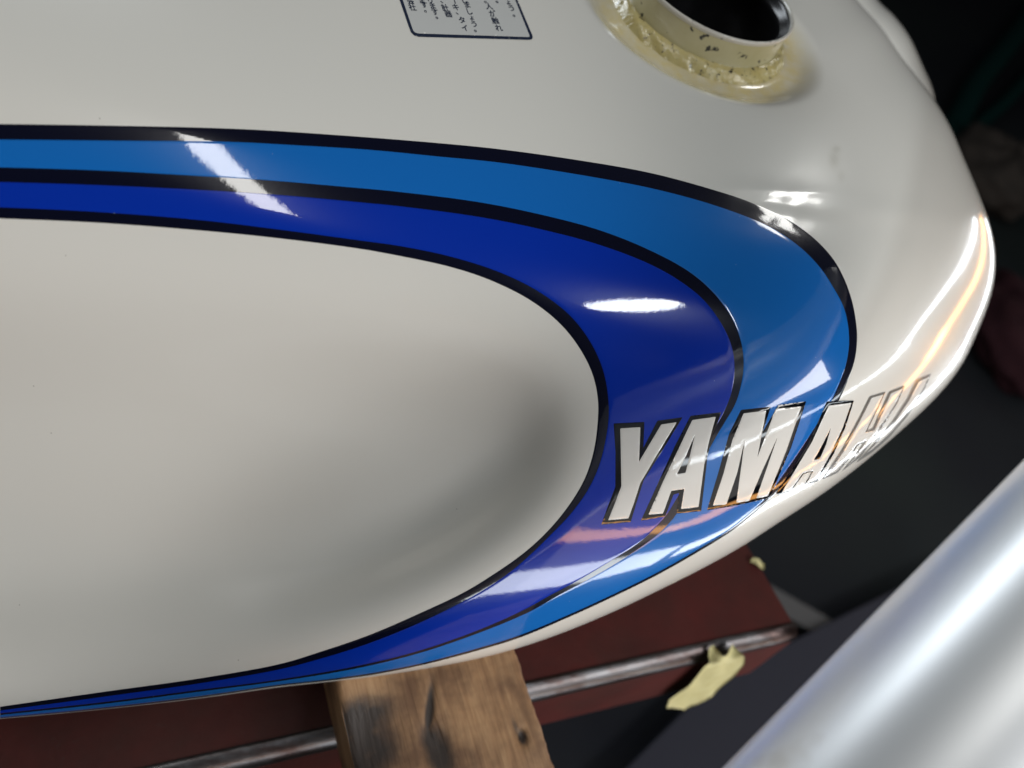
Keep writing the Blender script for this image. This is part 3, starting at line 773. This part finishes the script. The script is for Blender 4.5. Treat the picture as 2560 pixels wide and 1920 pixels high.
def slab(name, px_poly, z, thick, m, label, cat):
    """flat piece lying at height z, outline traced, given its thickness"""
    top = Wp(np.array([p[0] for p in px_poly], float), np.array([p[1] for p in px_poly], float), z - FLOOR_DROP)
    n = len(top); V = np.vstack([top, top - np.array([0, 0, thick])])
    F = [tuple(range(n)), tuple(range(2 * n - 1, n - 1, -1))] + [(i, i + n, (i + 1) % n + n, (i + 1) % n) for i in range(n)]
    o = mesh_obj(name, V, F, m, None, smooth=False); props(o, label, cat); return o
m_bar = mat('dull_grey_steel', (.055, .06, .065), .5, metal=.3)
slab('steel_flat_bar', [(1925, 1462), (2150, 1590), (2122, 1628), (1900, 1505)], .03, .006, m_bar, 'dull grey flat steel bar on the dark floor beyond the end of the red beam', 'steel bar')
m_board = mat('dark_navy_board', (.014, .016, .026), .7, spec=.2)
slab('dark_board', [(1500, 1990), (1790, 1700), (2390, 1400), (2200, 2060)], .045, .015, m_board, 'dark navy board lying on the floor under the silver tube', 'board')

def blob(name, px, py, d, r, m, label, cat, sq=(1, 1, 1), seed=0):
    c0 = toW(rays(np.array(float(px)), np.array(float(py))) * d); V = []; nu_, nv_ = 40, 24
    for i in range(nu_):
        a = 2 * math.pi * i / nu_
        for j in range(nv_):
            b = math.pi * (j + .001) / (nv_ - 1 + .002)
            k = 1 + .10 * math.sin(3 * a + seed) * math.sin(b * 2) + .07 * math.sin(7 * a + 5 * b + seed) + .04 * math.sin(11 * b - 4 * a)
            V.append(c0 + r * k * np.array([math.cos(a) * math.sin(b) * sq[0], math.sin(a) * math.sin(b) * sq[1], math.cos(b) * sq[2]]))
    o = mesh_obj(name, np.array(V), grid_faces(nu_, nv_, True), m, None); props(o, label, cat); return o
m_brown = mat('brown_rag_cloth', (.045, .038, .034), .9, spec=.1)
g_ = NG(m_brown); c = g_.mix(g_.noise(14, 5), (.022, .020, .019), (.050, .042, .036)); g_.l(c, g_.b.inputs['Base Color']); g_.bump(g_.noise(30, 5), .8, .01)
blob('rag_bundle', 2478, 430, 2.02, .125, m_brown, 'brownish crumpled rag bundle in the dark beyond the nose of the tank', 'rag', (1, 1.2, .7), 1)
m_maroon = mat('dark_maroon_cloth', (.022, .008, .011), .9, spec=.1)
NG(m_maroon).bump(NG(m_maroon).noise(26, 5), .8, .01)
blob('cloth_heap', 2540, 830, 1.66, .125, m_maroon, 'dark maroon cloth heap at the right edge beside the nose of the tank', 'cloth', (1, 1.3, .6), 4)
def hose(name, pts, r, m, label):
    P = np.array([toW(on_plane(np.array(float(x)), np.array(float(y)), r - FLOOR_DROP)) for x, y, d in pts])
    t = np.linspace(0, len(P) - 1, 60); Q = np.stack([np.interp(t, np.arange(len(P)), P[:, k]) for k in range(3)], 1)
    for _ in range(12): Q[1:-1] = .25 * Q[:-2] + .5 * Q[1:-1] + .25 * Q[2:]
    V = []; n = 16
    for i in range(len(Q)):
        d = Q[min(i + 1, len(Q) - 1)] - Q[max(i - 1, 0)]; d /= np.linalg.norm(d)
        u = np.cross(d, [0, 0, 1.]); u /= np.linalg.norm(u); v = np.cross(u, d)
        for k in range(n): a = 2 * math.pi * k / n; V.append(Q[i] + (u * math.cos(a) + v * math.sin(a)) * r)
    F = np.array([(i * n + k, i * n + (k + 1) % n, (i + 1) * n + (k + 1) % n, (i + 1) * n + k) for i in range(len(Q) - 1) for k in range(n)])
    o = mesh_obj(name, np.array(V), F, m, None); props(o, label, 'hose')
m_teal = mat('dark_green_rubber', (.004, .026, .024), .8, spec=.04)
hose('rubber_hose', [(2640, -60, 1.05), (2540, 90, 1.03), (2440, 210, 1.0), (2380, 330, .98), (2300, 420, .98)], .036, m_teal, 'dark green rubber hose running down behind the nose of the tank')
hose('rubber_hose', [(2760, 120, 1.1), (2600, 160, 1.08), (2510, 260, 1.04), (2400, 350, 1.02), (2330, 460, 1.0)], .022, m_teal, 'thinner dark green hose at the far right, just beyond the thicker one')
